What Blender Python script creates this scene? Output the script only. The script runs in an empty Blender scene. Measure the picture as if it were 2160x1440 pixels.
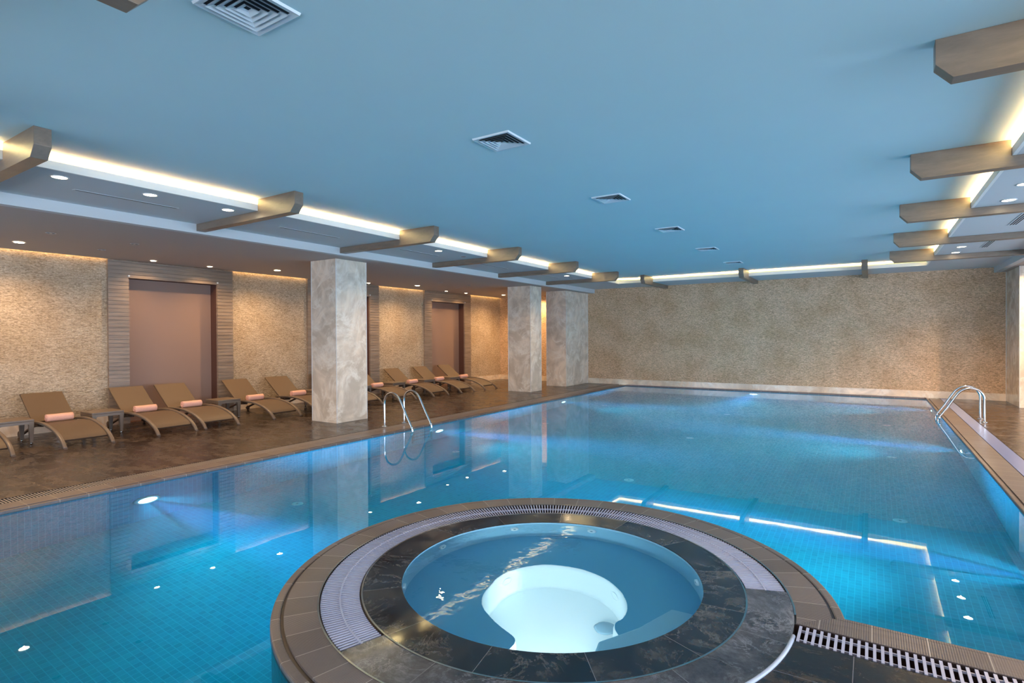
import bpy, bmesh, math, random
from mathutils import Vector, Matrix
PI = math.pi
random.seed(7)
S = bpy.context.scene
COL = S.collection

# ---------------------------------------------------------------- camera, world, exposure
cam_d = bpy.data.cameras.new('camera')
cam = bpy.data.objects.new('camera', cam_d); COL.objects.link(cam)
YAW, PIT, ROL = 0.57423041, -0.00787653, -0.00558391
cam_d.sensor_width = 36.0
cam_d.lens = 1172.9 / 2160 * 36.0
cam_d.clip_start = 0.05; cam_d.clip_end = 200
_f = Vector((-math.sin(YAW)*math.cos(PIT), math.cos(YAW)*math.cos(PIT), math.sin(PIT)))
_r0 = Vector((math.cos(YAW), math.sin(YAW), 0)); _u0 = _r0.cross(_f)
_r = math.cos(ROL)*_r0 + math.sin(ROL)*_u0; _u = -math.sin(ROL)*_r0 + math.cos(ROL)*_u0
cam.matrix_world = Matrix(((_r.x, _u.x, -_f.x, 0), (_r.y, _u.y, -_f.y, 0), (_r.z, _u.z, -_f.z, 1.6), (0, 0, 0, 1)))
S.camera = cam

W = bpy.data.worlds.new('world'); S.world = W; W.use_nodes = True
W.node_tree.nodes['Background'].inputs[0].default_value = (0.72, 0.82, 1.0, 1)
W.node_tree.nodes['Background'].inputs[1].default_value = 1.0

S.view_settings.view_transform = 'Standard'
S.view_settings.look = 'None'
S.view_settings.exposure = 1.0
S.view_settings.gamma = 1.0
S.view_settings.use_curve_mapping = False
S.cycles.max_bounces = 10
S.cycles.diffuse_bounces = 5
S.cycles.glossy_bounces = 5
S.cycles.transmission_bounces = 8
S.cycles.volume_bounces = 0
S.cycles.sample_clamp_indirect = 4.0
S.cycles.blur_glossy = 0.5
S.cycles.use_denoising = True

P_WINDOW = 55.0      # W per window pane light
P_CORE = 2800.0
P_POOL = 210.0       # W per underwater lamp
P_SPA = 34.0
P_SPOT = 90.0        # W per downlight
LED = 48.0           # emission strength of the cove strip
POOLCOL = (0.26, 0.74, 1.0)
WARM = (1.0, 0.62, 0.29)

# ---------------------------------------------------------------- helpers
def tag(o, label=None, cat=None, group=None, kind=None):
    if label: o['label'] = label
    if cat: o['category'] = cat
    if group: o['group'] = group
    if kind: o['kind'] = kind
    return o

def empty(name, loc=(0, 0, 0), rz=0, label=None, cat=None, group=None):
    o = bpy.data.objects.new(name, None); COL.objects.link(o)
    o.empty_display_size = 0.1
    o.location = loc; o.rotation_euler = (0, 0, rz)
    return tag(o, label, cat, group)

class MB:
    def __init__(self): self.v = []; self.f = []; self.mi = []; self.sm = []; self.cur = 0
    def add(self, vs, fs, smooth=False, mi=0):
        n = len(self.v); self.v += [tuple(p) for p in vs]
        for q in fs:
            self.f.append([i + n for i in q]); self.mi.append(mi); self.sm.append(smooth)
    def box(self, a, b, mi=0):
        x0, y0, z0 = a; x1, y1, z1 = b
        v = [(x0,y0,z0),(x1,y0,z0),(x1,y1,z0),(x0,y1,z0),(x0,y0,z1),(x1,y0,z1),(x1,y1,z1),(x0,y1,z1)]
        self.add(v, [(0,3,2,1),(4,5,6,7),(0,1,5,4),(1,2,6,5),(2,3,7,6),(3,0,4,7)], mi=mi)
        return self
    def prism(self, poly, z0, z1, axis='z', mi=0, caps=True):
        """poly: 2-D outline (CCW seen from +axis), extruded along axis"""
        n = len(poly)
        def P(p, t):
            if axis == 'z': return (p[0], p[1], t)
            if axis == 'y': return (p[0], t, p[1])
            return (t, p[0], p[1])
        v = [P(p, z0) for p in poly] + [P(p, z1) for p in poly]
        f = [(i, (i+1) % n, (i+1) % n + n, i + n) for i in range(n)]
        if caps: f += [tuple(range(n))[::-1], tuple(range(n, 2*n))]
        self.add(v, f, mi=mi); return self
    def tube(self, pts, r, n=10, closed=False, smooth=True, caps=True, flat=None, mi=0):
        """sweep along pts; r scalar or list; flat=(w,h) gives a rounded-rectangular section with up = +Z-ish"""
        P = [Vector(p) for p in pts]; m = len(P)
        R = r if isinstance(r, (list, tuple)) else [r]*m
        rings = []; up = None
        for i in range(m):
            a = P[(i-1) % m] if (closed or i > 0) else P[i]
            b = P[(i+1) % m] if (closed or i < m-1) else P[i]
            t = (b - a).normalized()
            if up is None:
                up = Vector((0, 0, 1)) if abs(t.z) < 0.95 else Vector((1, 0, 0))
            s = t.cross(up).normalized(); up2 = s.cross(t).normalized(); up = up2
            ring = []
            for k in range(n):
                an = 2*PI*k/n
                if flat:
                    e = 0.35
                    cx = math.copysign(abs(math.cos(an))**e, math.cos(an)); cz = math.copysign(abs(math.sin(an))**e, math.sin(an))
                    ring.append(P[i] + s*(flat[0]/2*cx) + up2*(flat[1]/2*cz))
                else:
                    ring.append(P[i] + s*(R[i]*math.cos(an)) + up2*(R[i]*math.sin(an)))
            rings.append(ring)
        v = [p for rg in rings for p in rg]; f = []
        for i in range(m if closed else m-1):
            j = (i+1) % m
            for k in range(n):
                f.append((i*n+k, i*n+(k+1) % n, j*n+(k+1) % n, j*n+k))
        if caps and not closed:
            f.append(tuple(range(n))[::-1]); f.append(tuple((m-1)*n+k for k in range(n)))
        self.add(v, f, smooth, mi); return self
    def lathe(self, prof, c=(0, 0, 0), n=24, axis='z', a0=0, a1=2*PI, smooth=True, mi=0):
        """prof: list of (r, t) along axis"""
        full = abs(a1-a0-2*PI) < 1e-6; m = n if full else n+1
        v = []
        for (r, t) in prof:
            for k in range(m):
                an = a0 + (a1-a0)*k/n; x = r*math.cos(an); y = r*math.sin(an)
                if axis == 'z': q = (c[0]+x, c[1]+y, c[2]+t)
                elif axis == 'x': q = (c[0]+t, c[1]+x, c[2]+y)
                else: q = (c[0]+y, c[1]+t, c[2]+x)
                v.append(q)
        f = []
        for i in range(len(prof)-1):
            for k in range(n):
                k2 = (k+1) % m if full else k+1
                f.append((i*m+k, i*m+k2, (i+1)*m+k2, (i+1)*m+k))
        self.add(v, f, smooth, mi); return self
    def ring(self, c, r0, r1, z0, z1, a0, a1, n=96, mi=0):
        """solid annular sector"""
        full = abs(a1-a0-2*PI) < 1e-6
        prof = [(r0, z0), (r1, z0), (r1, z1), (r0, z1), (r0, z0)]
        self.lathe(prof, (c[0], c[1], 0), n, 'z', a0, a1, False, mi)
        if not full:
            for an, fl in ((a0, 0), (a1, 1)):
                q = [(c[0]+r*math.cos(an), c[1]+r*math.sin(an), z) for r, z in prof[:4]]
                self.add(q, [(3,2,1,0) if fl else (0,1,2,3)], mi=mi)
        return self
    def build(self, name, mats, parent=None, bevel=0, loc=(0, 0, 0), seg=2):
        me = bpy.data.meshes.new(name); me.from_pydata(self.v, [], self.f)
        if not isinstance(mats, (list, tuple)): mats = [mats]
        for m in mats: me.materials.append(m)
        for p, i, s in zip(me.polygons, self.mi, self.sm): p.material_index = i; p.use_smooth = s
        bm = bmesh.new(); bm.from_mesh(me)
        bmesh.ops.remove_doubles(bm, verts=bm.verts, dist=1e-5)
        bmesh.ops.recalc_face_normals(bm, faces=bm.faces)
        bm.to_mesh(me); bm.free()
        o = bpy.data.objects.new(name, me); COL.objects.link(o); o.location = loc
        if parent: o.parent = parent
        if bevel:
            b = o.modifiers.new('bevel', 'BEVEL'); b.width = bevel; b.segments = seg; b.limit_method = 'ANGLE'; b.angle_limit = 0.6
        return o

def flat(polys, z, name, mat, up=True, parent=None):
    m = MB()
    for p in polys:
        m.add([(x, y, z) for x, y in p], [tuple(range(len(p)))])
    o = m.build(name, mat, parent)
    me = o.data
    for p in me.polygons:
        if (p.normal.z > 0) != up: p.flip()
    return o

def copy_tree(o, parent=None, loc=None, label=None):
    c = o.copy(); COL.objects.link(c)
    if parent: c.parent = parent
    if loc is not None: c.location = loc
    if label: c['label'] = label
    for ch in list(o.children): copy_tree(ch, c)
    return c

# ---------------------------------------------------------------- materials
class NT:
    def __init__(self, name):
        self.m = bpy.data.materials.new(name); self.m.use_nodes = True
        self.t = self.m.node_tree; self.b = self.t.nodes['Principled BSDF']; self.out = self.t.nodes['Material Output']
    def n(self, typ, **kw):
        nd = self.t.nodes.new(typ)
        for k, v in kw.items():
            if k == 'ins':
                for kk, vv in v.items(): nd.inputs[kk].default_value = vv
            else: setattr(nd, k, v)
        return nd
    def l(self, a, ao, b, bi): self.t.links.new(a.outputs[ao], b.inputs[bi])
    def coord(self, scale=(1, 1, 1), rot=(0, 0, 0), which='Object'):
        c = self.n('ShaderNodeTexCoord'); mp = self.n('ShaderNodeMapping')
        mp.inputs['Scale'].default_value = scale; mp.inputs['Rotation'].default_value = rot
        self.l(c, which, mp, 'Vector'); return mp
    def ramp(self, src, so, stops):
        r = self.n('ShaderNodeValToRGB'); e = r.color_ramp.elements
        while len(e) < len(stops): e.new(0.5)
        for i, (p, c) in enumerate(stops): e[i].position = p; e[i].color = (*c, 1)
        self.l(src, so, r, 'Fac'); return r
    def mix(self, a, ao, b, bo, fac, typ='MIX'):
        m = self.n('ShaderNodeMixRGB', blend_type=typ)
        if isinstance(fac, (int, float)): m.inputs[0].default_value = fac
        else: self.l(fac[0], fac[1], m, 0)
        if isinstance(a, tuple): m.inputs[1].default_value = (*a, 1)
        else: self.l(a, ao, m, 1)
        if isinstance(b, tuple): m.inputs[2].default_value = (*b, 1)
        else: self.l(b, bo, m, 2)
        return m
    def bump(self, src, so, strength=0.3, dist=0.01):
        b = self.n('ShaderNodeBump', ins={'Strength': strength, 'Distance': dist}); self.l(src, so, b, 'Height'); self.l(b, 'Normal', self.b, 'Normal'); return b
    def noise(self, mp, scale, detail=3, rough=0.55, dist=0.0):
        n = self.n('ShaderNodeTexNoise', ins={'Scale': scale, 'Detail': detail, 'Roughness': rough, 'Distortion': dist}); self.l(mp, 0, n, 'Vector'); return n

def plain(name, col, rough=0.5, metal=0.0, spec=0.5):
    t = NT(name); t.b.inputs['Base Color'].default_value = (*col, 1)
    t.b.inputs['Roughness'].default_value = rough; t.b.inputs['Metallic'].default_value = metal
    t.b.inputs['Specular IOR Level'].default_value = spec
    return t.m

def emis(name, col, s):
    t = NT(name); e = t.n('ShaderNodeEmission', ins={'Color': (*col, 1), 'Strength': s}); t.l(e, 0, t.out, 0); return t.m

M = {}
def paint(name, col, r=0.7):
    t = NT(name); mp = t.coord(); n = t.noise(mp, 1.3, 2)
    c = t.mix(tuple(x*0.97 for x in col), None, tuple(min(1, x*1.02) for x in col), None, (n, 'Fac'))
    t.l(c, 0, t.b, 'Base Color'); t.b.inputs['Roughness'].default_value = r
    n2 = t.noise(mp, 60, 2); t.bump(n2, 'Fac', 0.03, 0.003); return t.m
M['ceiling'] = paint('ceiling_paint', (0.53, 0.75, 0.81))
M['soffit'] = paint('soffit_paint', (0.62, 0.66, 0.68))
M['lip'] = paint('lip_paint', (0.90, 0.88, 0.84))
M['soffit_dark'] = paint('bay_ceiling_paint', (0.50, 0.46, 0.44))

def stone(name, g=1.0, tint=(1, 1, 1)):
    """split-face travertine chips stacked in thin courses; object x runs along the wall, y up"""
    t = NT(name)
    c = t.n('ShaderNodeTexCoord'); mp = t.n('ShaderNodeMapping'); t.l(c, 'Object', mp, 'Vector')
    wob = t.noise(mp, 14, 2); wv = t.mix(mp, 0, wob, 'Color', 0.022, 'ADD')
    def chips(sc):
        s2 = t.n('ShaderNodeMapping'); s2.inputs['Scale'].default_value = sc; t.l(wv, 0, s2, 'Vector')
        vo = t.n('ShaderNodeTexVoronoi', ins={'Scale': 1.0, 'Randomness': 0.9}); t.l(s2, 0, vo, 'Vector')
        sep = t.n('ShaderNodeSeparateColor'); t.l(vo, 'Color', sep, 0); return vo, sep
    v1, s1 = chips((24, 74, 1)); v2, s2 = chips((52, 130, 1))
    a = tuple(min(1, x*g*y) for x, y in zip((0.40, 0.31, 0.215), tint)); b = tuple(min(1, x*g*y) for x, y in zip((0.56, 0.45, 0.325), tint)); d = tuple(min(1, x*g*y) for x, y in zip((0.70, 0.60, 0.47), tint))
    r1 = t.ramp(s1, 0, [(0.0, a), (0.35, b), (0.8, tuple((p+q)/2 for p, q in zip(b, d))), (1.0, d)])
    r2 = t.ramp(s2, 1, [(0.0, (0.72, 0.68, 0.62)), (0.5, (1.0, 1.0, 1.0)), (1.0, (1.18, 1.17, 1.14))])
    m1 = t.mix(r1, 0, r2, 0, 0.9, 'MULTIPLY')
    n2 = t.noise(mp, 1.6, 4); r3 = t.ramp(n2, 'Fac', [(0.36, (0.84, 0.76, 0.66)), (0.6, (1.05, 1.04, 1.03))])
    m2 = t.mix(m1, 0, r3, 0, 0.7, 'MULTIPLY')
    t.l(m2, 0, t.b, 'Base Color'); t.b.inputs['Roughness'].default_value = 0.55
    ad = t.n('ShaderNodeMath', operation='ADD'); t.l(s1, 1, ad, 0)
    m4 = t.n('ShaderNodeMath', operation='MULTIPLY'); t.l(v1, 'Distance', m4, 0); m4.inputs[1].default_value = -0.8; t.l(m4, 0, ad, 1)
    t.bump(ad, 0, 0.8, 0.010)
    return t.m
M['stone_x'] = stone('split_face_stone_left', 0.98)
M['stone_y'] = stone('split_face_stone_far', 1.12, (1.10, 0.96, 0.86))

def marble(name, base, vein, dark, rough=0.08):
    t = NT(name); mp = t.coord((1, 1, 1))
    n1 = t.noise(mp, 1.6, 5, 0.6, 1.2)
    r1 = t.ramp(n1, 'Fac', [(0.38, dark), (0.5, base), (0.62, tuple(min(1, x*1.22) for x in base))])
    n2 = t.noise(mp, 1.3, 7, 0.66, 0.9)
    ab = t.n('ShaderNodeMath', operation='SUBTRACT'); t.l(n2, 'Fac', ab, 0); ab.inputs[1].default_value = 0.5
    a2 = t.n('ShaderNodeMath', operation='ABSOLUTE'); t.l(ab, 0, a2, 0)
    r2 = t.ramp(a2, 0, [(0.0, (0.9, 0.9, 0.9)), (0.02, (0.5, 0.5, 0.5)), (0.06, (0, 0, 0))])
    n3 = t.noise(mp, 3, 3); r3 = t.ramp(n3, 'Fac', [(0.35, (0, 0, 0)), (0.6, (1, 1, 1))])
    fm = t.n('ShaderNodeMath', operation='MULTIPLY'); t.l(r2, 0, fm, 0); t.l(r3, 0, fm, 1)
    m = t.mix(r1, 0, vein, None, (fm, 0))
    t.l(m, 0, t.b, 'Base Color'); t.b.inputs['Roughness'].default_value = rough
    return t
M['marble'] = marble('cream_marble', (0.72, 0.63, 0.52), (0.94, 0.89, 0.80), (0.61, 0.53, 0.43)).m
M['skirting'] = marble('skirting_marble', (0.80, 0.64, 0.48), (0.90, 0.82, 0.70), (0.70, 0.56, 0.42)).m

def tiled(name, base, dark, light, size, grout, rough, joint=0.004, veins=None, off=(0, 0)):
    """large stone deck tiles laid in a square grid with thin joints"""
    t = NT(name); mp = t.coord()
    mp.inputs['Location'].default_value = (off[0], off[1], 0)
    st = t.n('ShaderNodeMapping'); st.inputs['Scale'].default_value = (0.6, 1.0, 1); t.l(mp, 0, st, 'Vector'); t.b.inputs['Specular IOR Level'].default_value = 0.38
    n1 = t.noise(st, 4.5, 12, 0.84, 0.5); r1 = t.ramp(n1, 'Fac', [(0.36, dark), (0.50, base), (0.64, light)])
    br = t.n('ShaderNodeTexBrick', ins={'Color1': (1, 1, 1, 1), 'Color2': (0.82, 0.82, 0.82, 1), 'Mortar': (*grout, 1), 'Scale': 1.0, 'Mortar Size': joint/2, 'Mortar Smooth': 0.0,
             'Bias': 0.0, 'Brick Width': size[0], 'Row Height': size[1]})
    br.offset = 0.0; br.squash = 1.0
    t.l(mp, 0, br, 'Vector')
    m = t.mix(r1, 0, br, 'Color', 1.0, 'MULTIPLY')
    if veins:
        n2 = t.noise(mp, 2.4, 7, 0.7, 2.5); ab = t.n('ShaderNodeMath', operation='SUBTRACT'); t.l(n2, 'Fac', ab, 0); ab.inputs[1].default_value = 0.5
        a2 = t.n('ShaderNodeMath', operation='ABSOLUTE'); t.l(ab, 0, a2, 0)
        r2 = t.ramp(a2, 0, [(0.0, (1, 1, 1)), (0.012, (0.4, 0.4, 0.4)), (0.04, (0, 0, 0))])
        n3 = t.noise(mp, 1.7, 4); r3 = t.ramp(n3, 'Fac', [(0.42, (0, 0, 0)), (0.68, (1, 1, 1))])
        fm = t.n('ShaderNodeMath', operation='MULTIPLY'); t.l(r2, 0, fm, 0); t.l(r3, 0, fm, 1)
        m = t.mix(m, 0, veins, None, (fm, 0))
    g = t.mix(m, 0, grout, None, (br, 'Fac'))
    t.l(g, 0, t.b, 'Base Color')
    n4 = t.noise(mp, 3.5, 5, 0.65); r4 = t.ramp(n1, 'Fac', [(0.40, (rough*0.45,)*3), (0.66, (min(1, rough*3.4),)*3)])
    t.l(r4, 0, t.b, 'Roughness')
    n5 = t.noise(mp, 14, 4, 0.6); hb = t.mix(n1, 'Fac', n5, 'Fac', 0.4); t.bump(hb, 0, 0.35, 0.006)
    return t.m
M['deck'] = tiled('slate_deck_warm_lit', (0.036, 0.022, 0.015), (0.012, 0.007, 0.004), (0.130, 0.098, 0.078), (0.6, 0.6), (0.22, 0.16, 0.12), 0.16, 0.005, off=(0.075, 0.1))
M['deck_near'] = tiled('slate_deck_dim_lit', (0.012, 0.011, 0.013), (0.006, 0.006, 0.007), (0.060, 0.045, 0.033), (0.6, 0.6), (0.13, 0.13, 0.15), 0.13, 0.004, off=(0.075, 0.1))  # same slate as the deck above; dim light and gold glints put into the colour

def ring_marble(name, base, dark, light, vein, step, phase, rough=0.12, joint=0.004):
    """dark marble in wedge-shaped tiles round the origin of the object"""
    t = NT(name); c = t.n('ShaderNodeTexCoord'); sx = t.n('ShaderNodeSeparateXYZ'); t.l(c, 'Object', sx, 0)
    at = t.n('ShaderNodeMath', operation='ARCTAN2'); t.l(sx, 'Y', at, 0); t.l(sx, 'X', at, 1)
    ad = t.n('ShaderNodeMath', operation='ADD'); t.l(at, 0, ad, 0); ad.inputs[1].default_value = phase
    dv = t.n('ShaderNodeMath', operation='DIVIDE'); t.l(ad, 0, dv, 0); dv.inputs[1].default_value = step
    fr = t.n('ShaderNodeMath', operation='FRACT'); t.l(dv, 0, fr, 0)
    s5 = t.n('ShaderNodeMath', operation='SUBTRACT'); t.l(fr, 0, s5, 0); s5.inputs[1].default_value = 0.5
    ab = t.n('ShaderNodeMath', operation='ABSOLUTE'); t.l(s5, 0, ab, 0)
    gt = t.n('ShaderNodeMath', operation='GREATER_THAN'); t.l(ab, 0, gt, 0); gt.inputs[1].default_value = 0.5 - joint/step/1.5/2
    fl = t.n('ShaderNodeMath', operation='FLOOR'); t.l(dv, 0, fl, 0)
    wn = t.n('ShaderNodeTexWhiteNoise', noise_dimensions='1D'); t.l(fl, 0, wn, 'W')
    vm = t.n('ShaderNodeVectorMath', operation='SCALE'); t.l(wn, 'Color', vm, 0); vm.inputs['Scale'].default_value = 9
    va = t.n('ShaderNodeVectorMath', operation='ADD'); t.l(c, 'Object', va, 0); t.l(vm, 0, va, 1)
    n1 = t.noise(va, 2.6, 10, 0.76, 0.3); r1 = t.ramp(n1, 'Fac', [(0.38, dark), (0.52, base), (0.68, light)])
    n2 = t.noise(va, 3.4, 10, 0.74, 0.7); a1 = t.n('ShaderNodeMath', operation='SUBTRACT'); t.l(n2, 'Fac', a1, 0); a1.inputs[1].default_value = 0.5
    a2 = t.n('ShaderNodeMath', operation='ABSOLUTE'); t.l(a1, 0, a2, 0)
    r2 = t.ramp(a2, 0, [(0.0, (0.7, 0.7, 0.7)), (0.008, (0.3, 0.3, 0.3)), (0.022, (0, 0, 0))])
    n3 = t.noise(va, 2.0, 4); r3 = t.ramp(n3, 'Fac', [(0.42, (0, 0, 0)), (0.68, (1, 1, 1))])
    fm = t.n('ShaderNodeMath', operation='MULTIPLY'); t.l(r2, 0, fm, 0); t.l(r3, 0, fm, 1)
    m = t.mix(r1, 0, vein, None, (fm, 0))
    vs = t.n('ShaderNodeMapRange', ins={'To Min': 0.7, 'To Max': 1.5}); t.l(wn, 'Value', vs, 'Value')
    m = t.mix(m, 0, vs, 0, 1.0, 'MULTIPLY')
    g = t.mix(m, 0, (0.16, 0.16, 0.17), None, (gt, 0))
    t.l(g, 0, t.b, 'Base Color')
    n4 = t.noise(va, 3.5, 5); r4 = t.ramp(n4, 'Fac', [(0.35, (rough*0.5,)*3), (0.7, (rough*1.8,)*3)]); t.l(r4, 0, t.b, 'Roughness')
    return t.m
STEP = math.radians(27.5)
M['rim_marble'] = ring_marble('black_marble_rim', (0.022, 0.022, 0.025), (0.007, 0.007, 0.010), (0.10, 0.095, 0.09), (0.30, 0.28, 0.26), STEP, math.radians(-4.1))
M['fill_marble'] = ring_marble('black_marble_sheen_powder', (0.075, 0.075, 0.085), (0.025, 0.025, 0.03), (0.20, 0.20, 0.22), (0.42, 0.42, 0.46), STEP, math.radians(5.4), 0.16)  # same black marble, paler with reflected sheen and powder painted in

def ribbed(name, base, step=None, rot=0.0, pitch=0.011, length=0.245, axis=0, phase=0.0):
    """fine-ribbed brown anti-slip porcelain; straight (axis) or round the origin (step given)"""
    t = NT(name); c = t.n('ShaderNodeTexCoord'); sx = t.n('ShaderNodeSeparateXYZ'); t.l(c, 'Object', sx, 0)
    if step:
        at = t.n('ShaderNodeMath', operation='ARCTAN2'); t.l(sx, 'Y', at, 0); t.l(sx, 'X', at, 1)
        ad = t.n('ShaderNodeMath', operation='ADD'); t.l(at, 0, ad, 0); ad.inputs[1].default_value = phase
        u = t.n('ShaderNodeMath', operation='MULTIPLY'); t.l(ad, 0, u, 0); u.inputs[1].default_value = 1.6
        length = step*1.6
    else:
        u = t.n('ShaderNodeMath', operation='ADD'); t.l(sx, axis, u, 0); u.inputs[1].default_value = phase
    def saw(freq, lo):
        d = t.n('ShaderNodeMath', operation='DIVIDE'); t.l(u, 0, d, 0); d.inputs[1].default_value = freq
        f = t.n('ShaderNodeMath', operation='FRACT'); t.l(d, 0, f, 0)
        s = t.n('ShaderNodeMath', operation='SUBTRACT'); t.l(f, 0, s, 0); s.inputs[1].default_value = 0.5
        a = t.n('ShaderNodeMath', operation='ABSOLUTE'); t.l(s, 0, a, 0); return a, d
    a, _ = saw(pitch, 0); j, dj = saw(length, 0)
    gt = t.n('ShaderNodeMath', operation='GREATER_THAN'); t.l(j, 0, gt, 0); gt.inputs[1].default_value = 0.5 - 0.0022/length
    fl = t.n('ShaderNodeMath', operation='FLOOR'); t.l(dj, 0, fl, 0)
    wn = t.n('ShaderNodeTexWhiteNoise', noise_dimensions='1D'); t.l(fl, 0, wn, 'W')
    vs = t.n('ShaderNodeMapRange', ins={'To Min': 0.85, 'To Max': 1.15}); t.l(wn, 'Value', vs, 'Value')
    rb = t.n('ShaderNodeMapRange', ins={'From Max': 0.5, 'To Min': 0.72, 'To Max': 1.1}); t.l(a, 0, rb, 'Value')
    m = t.mix(base, None, vs, 0, 1.0, 'MULTIPLY'); m = t.mix(m, 0, rb, 0, 1.0, 'MULTIPLY')
    n = t.noise(c, 6, 4); rn = t.ramp(n, 'Fac', [(0.3, (0.85, 0.82, 0.8)), (0.7, (1.1, 1.1, 1.1))]); m = t.mix(m, 0, rn, 0, 1.0, 'MULTIPLY')
    g = t.mix(m, 0, (0.42, 0.38, 0.34), None, (gt, 0))
    t.l(g, 0, t.b, 'Base Color'); t.b.inputs['Roughness'].default_value = 0.32
    t.bump(a, 0, 0.5, 0.003)
    return t.m
BR = (0.150, 0.127, 0.124)
M['coping_ring'] = ribbed('ribbed_coping_ring', BR, step=math.radians(7.85), phase=math.radians(0.3))
M['coping_x'] = ribbed('ribbed_coping_across', BR, axis=0)
M['coping_y'] = ribbed('ribbed_coping_along', BR, axis=1)

def mosaic(name, swap=None):
    """blue pool mosaic, 52 mm pitch with paler joints"""
    t = NT(name); c = t.n('ShaderNodeTexCoord'); sx = t.n('ShaderNodeSeparateXYZ'); t.l(c, 'Object', sx, 0)
    gs = []
    cells = []
    for k in range(3):
        d = t.n('ShaderNodeMath', operation='DIVIDE'); t.l(sx, k, d, 0); d.inputs[1].default_value = 0.0525
        a0 = t.n('ShaderNodeMath', operation='ADD'); t.l(d, 0, a0, 0); a0.inputs[1].default_value = 0.31
        f = t.n('ShaderNodeMath', operation='FRACT'); t.l(a0, 0, f, 0)
        s = t.n('ShaderNodeMath', operation='SUBTRACT'); t.l(f, 0, s, 0); s.inputs[1].default_value = 0.5
        a = t.n('ShaderNodeMath', operation='ABSOLUTE'); t.l(s, 0, a, 0)
        g = t.n('ShaderNodeMath', operation='GREATER_THAN'); t.l(a, 0, g, 0); g.inputs[1].default_value = 0.5-0.045
        fl = t.n('ShaderNodeMath', operation='FLOOR'); t.l(a0, 0, fl, 0)
        gs.append(g); cells.append(fl)
    ge = t.n('ShaderNodeNewGeometry'); sn = t.n('ShaderNodeSeparateXYZ'); t.l(ge, 'True Normal', sn, 0)
    tot = None
    for k in range(3):
        an = t.n('ShaderNodeMath', operation='ABSOLUTE'); t.l(sn, k, an, 0)
        ls = t.n('ShaderNodeMath', operation='LESS_THAN'); t.l(an, 0, ls, 0); ls.inputs[1].default_value = 0.6
        mu = t.n('ShaderNodeMath', operation='MULTIPLY'); t.l(ls, 0, mu, 0); t.l(gs[k], 0, mu, 1)
        if tot is None: tot = mu
        else:
            mx = t.n('ShaderNodeMath', operation='MAXIMUM'); t.l(tot, 0, mx, 0); t.l(mu, 0, mx, 1); tot = mx
    cb = t.n('ShaderNodeCombineXYZ')
    for k in range(3): t.l(cells[k], 0, cb, k)
    wn = t.n('ShaderNodeTexWhiteNoise', noise_dimensions='3D'); t.l(cb, 0, wn, 'Vector')
    tile = t.ramp(wn, 'Value', [(0.0, (0.004, 0.42, 0.56)), (1.0, (0.008, 0.53, 0.66))])
    g = t.mix(tile, 0, (0.05, 0.68, 0.78), None, (tot, 0))
    t.l(g, 0, t.b, 'Base Color'); t.b.inputs['Roughness'].default_value = 0.5; t.b.inputs['Specular IOR Level'].default_value = 0.05
    return t.m
M['mosaic'] = mosaic('blue_pool_mosaic')

def water(name, tint, ripple, scale, dens=0.0, scat=0.0, col=(0.3, 0.8, 1)):
    t = NT(name); t.t.nodes.remove(t.b)
    mp = t.coord((1, 1, 1)); n = t.noise(mp, scale, 2, 0.5)
    bp = t.n('ShaderNodeBump', ins={'Strength': 1.0, 'Distance': ripple}); t.l(n, 'Fac', bp, 'Height')
    fr = t.n('ShaderNodeFresnel', ins={'IOR': 1.33}); t.l(bp, 0, fr, 'Normal')
    rf = t.n('ShaderNodeBsdfRefraction', ins={'IOR': 1.33, 'Roughness': 0.0, 'Color': (*tint, 1)}); t.l(bp, 0, rf, 'Normal')
    gl = t.n('ShaderNodeBsdfGlossy', ins={'Roughness': 0.0, 'Color': (1, 1, 1, 1)}); t.l(bp, 0, gl, 'Normal')
    mx = t.n('ShaderNodeMixShader'); t.l(fr, 0, mx, 0); t.l(rf, 0, mx, 1); t.l(gl, 0, mx, 2)
    t.l(mx, 0, t.out, 'Surface')
    if dens > 0 or scat > 0:
        va = t.n('ShaderNodeVolumeAbsorption', ins={'Density': dens, 'Color': (*col, 1)})
        vs = t.n('ShaderNodeVolumeScatter', ins={'Density': scat, 'Color': (0.20, 0.66, 1.0, 1), 'Anisotropy': 0.0})
        ad = t.n('ShaderNodeAddShader'); t.l(va, 0, ad, 0); t.l(vs, 0, ad, 1); t.l(ad, 0, t.out, 'Volume')
    return t.m
M['water'] = water('pool_water', (0.40, 0.94, 1.0), 0.0004, 2.2, 0.08, 0.10, (0.10, 0.90, 1.0))
M['spa_water'] = water('spa_water', (0.90, 0.98, 1.0), 0.0009, 11.0)

def wood(name, base, dark, stretch, rough=0.4):
    t = NT(name); mp = t.coord(stretch); n1 = t.noise(mp, 1.0, 6, 0.65, 0.4)
    r = t.ramp(n1, 'Fac', [(0.3, dark), (0.7, base)]); t.l(r, 0, t.b, 'Base Color'); t.b.inputs['Roughness'].default_value = rough
    t.bump(n1, 'Fac', 0.08, 0.004); return t.m
M['beam'] = wood('beam_laminate', (0.25, 0.195, 0.148), (0.17, 0.132, 0.10), (3, 9, 14), 0.35)
M['beam2'] = wood('beam_laminate_across', (0.25, 0.195, 0.148), (0.17, 0.132, 0.10), (9, 3, 14), 0.35)
M['portal'] = wood('portal_boards', (0.36, 0.28, 0.22), (0.21, 0.16, 0.125), (4, 1.5, 16), 0.42)
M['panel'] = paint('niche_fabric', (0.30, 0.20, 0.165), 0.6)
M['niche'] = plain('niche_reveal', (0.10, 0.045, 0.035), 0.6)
M['steel'] = plain('polished_steel', (0.78, 0.78, 0.78), 0.12, 1.0)
M['white_metal'] = plain('white_enamel', (0.75, 0.78, 0.80), 0.4)
M['vent'] = plain('vent_aluminium', (0.62, 0.72, 0.78), 0.4)
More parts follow.
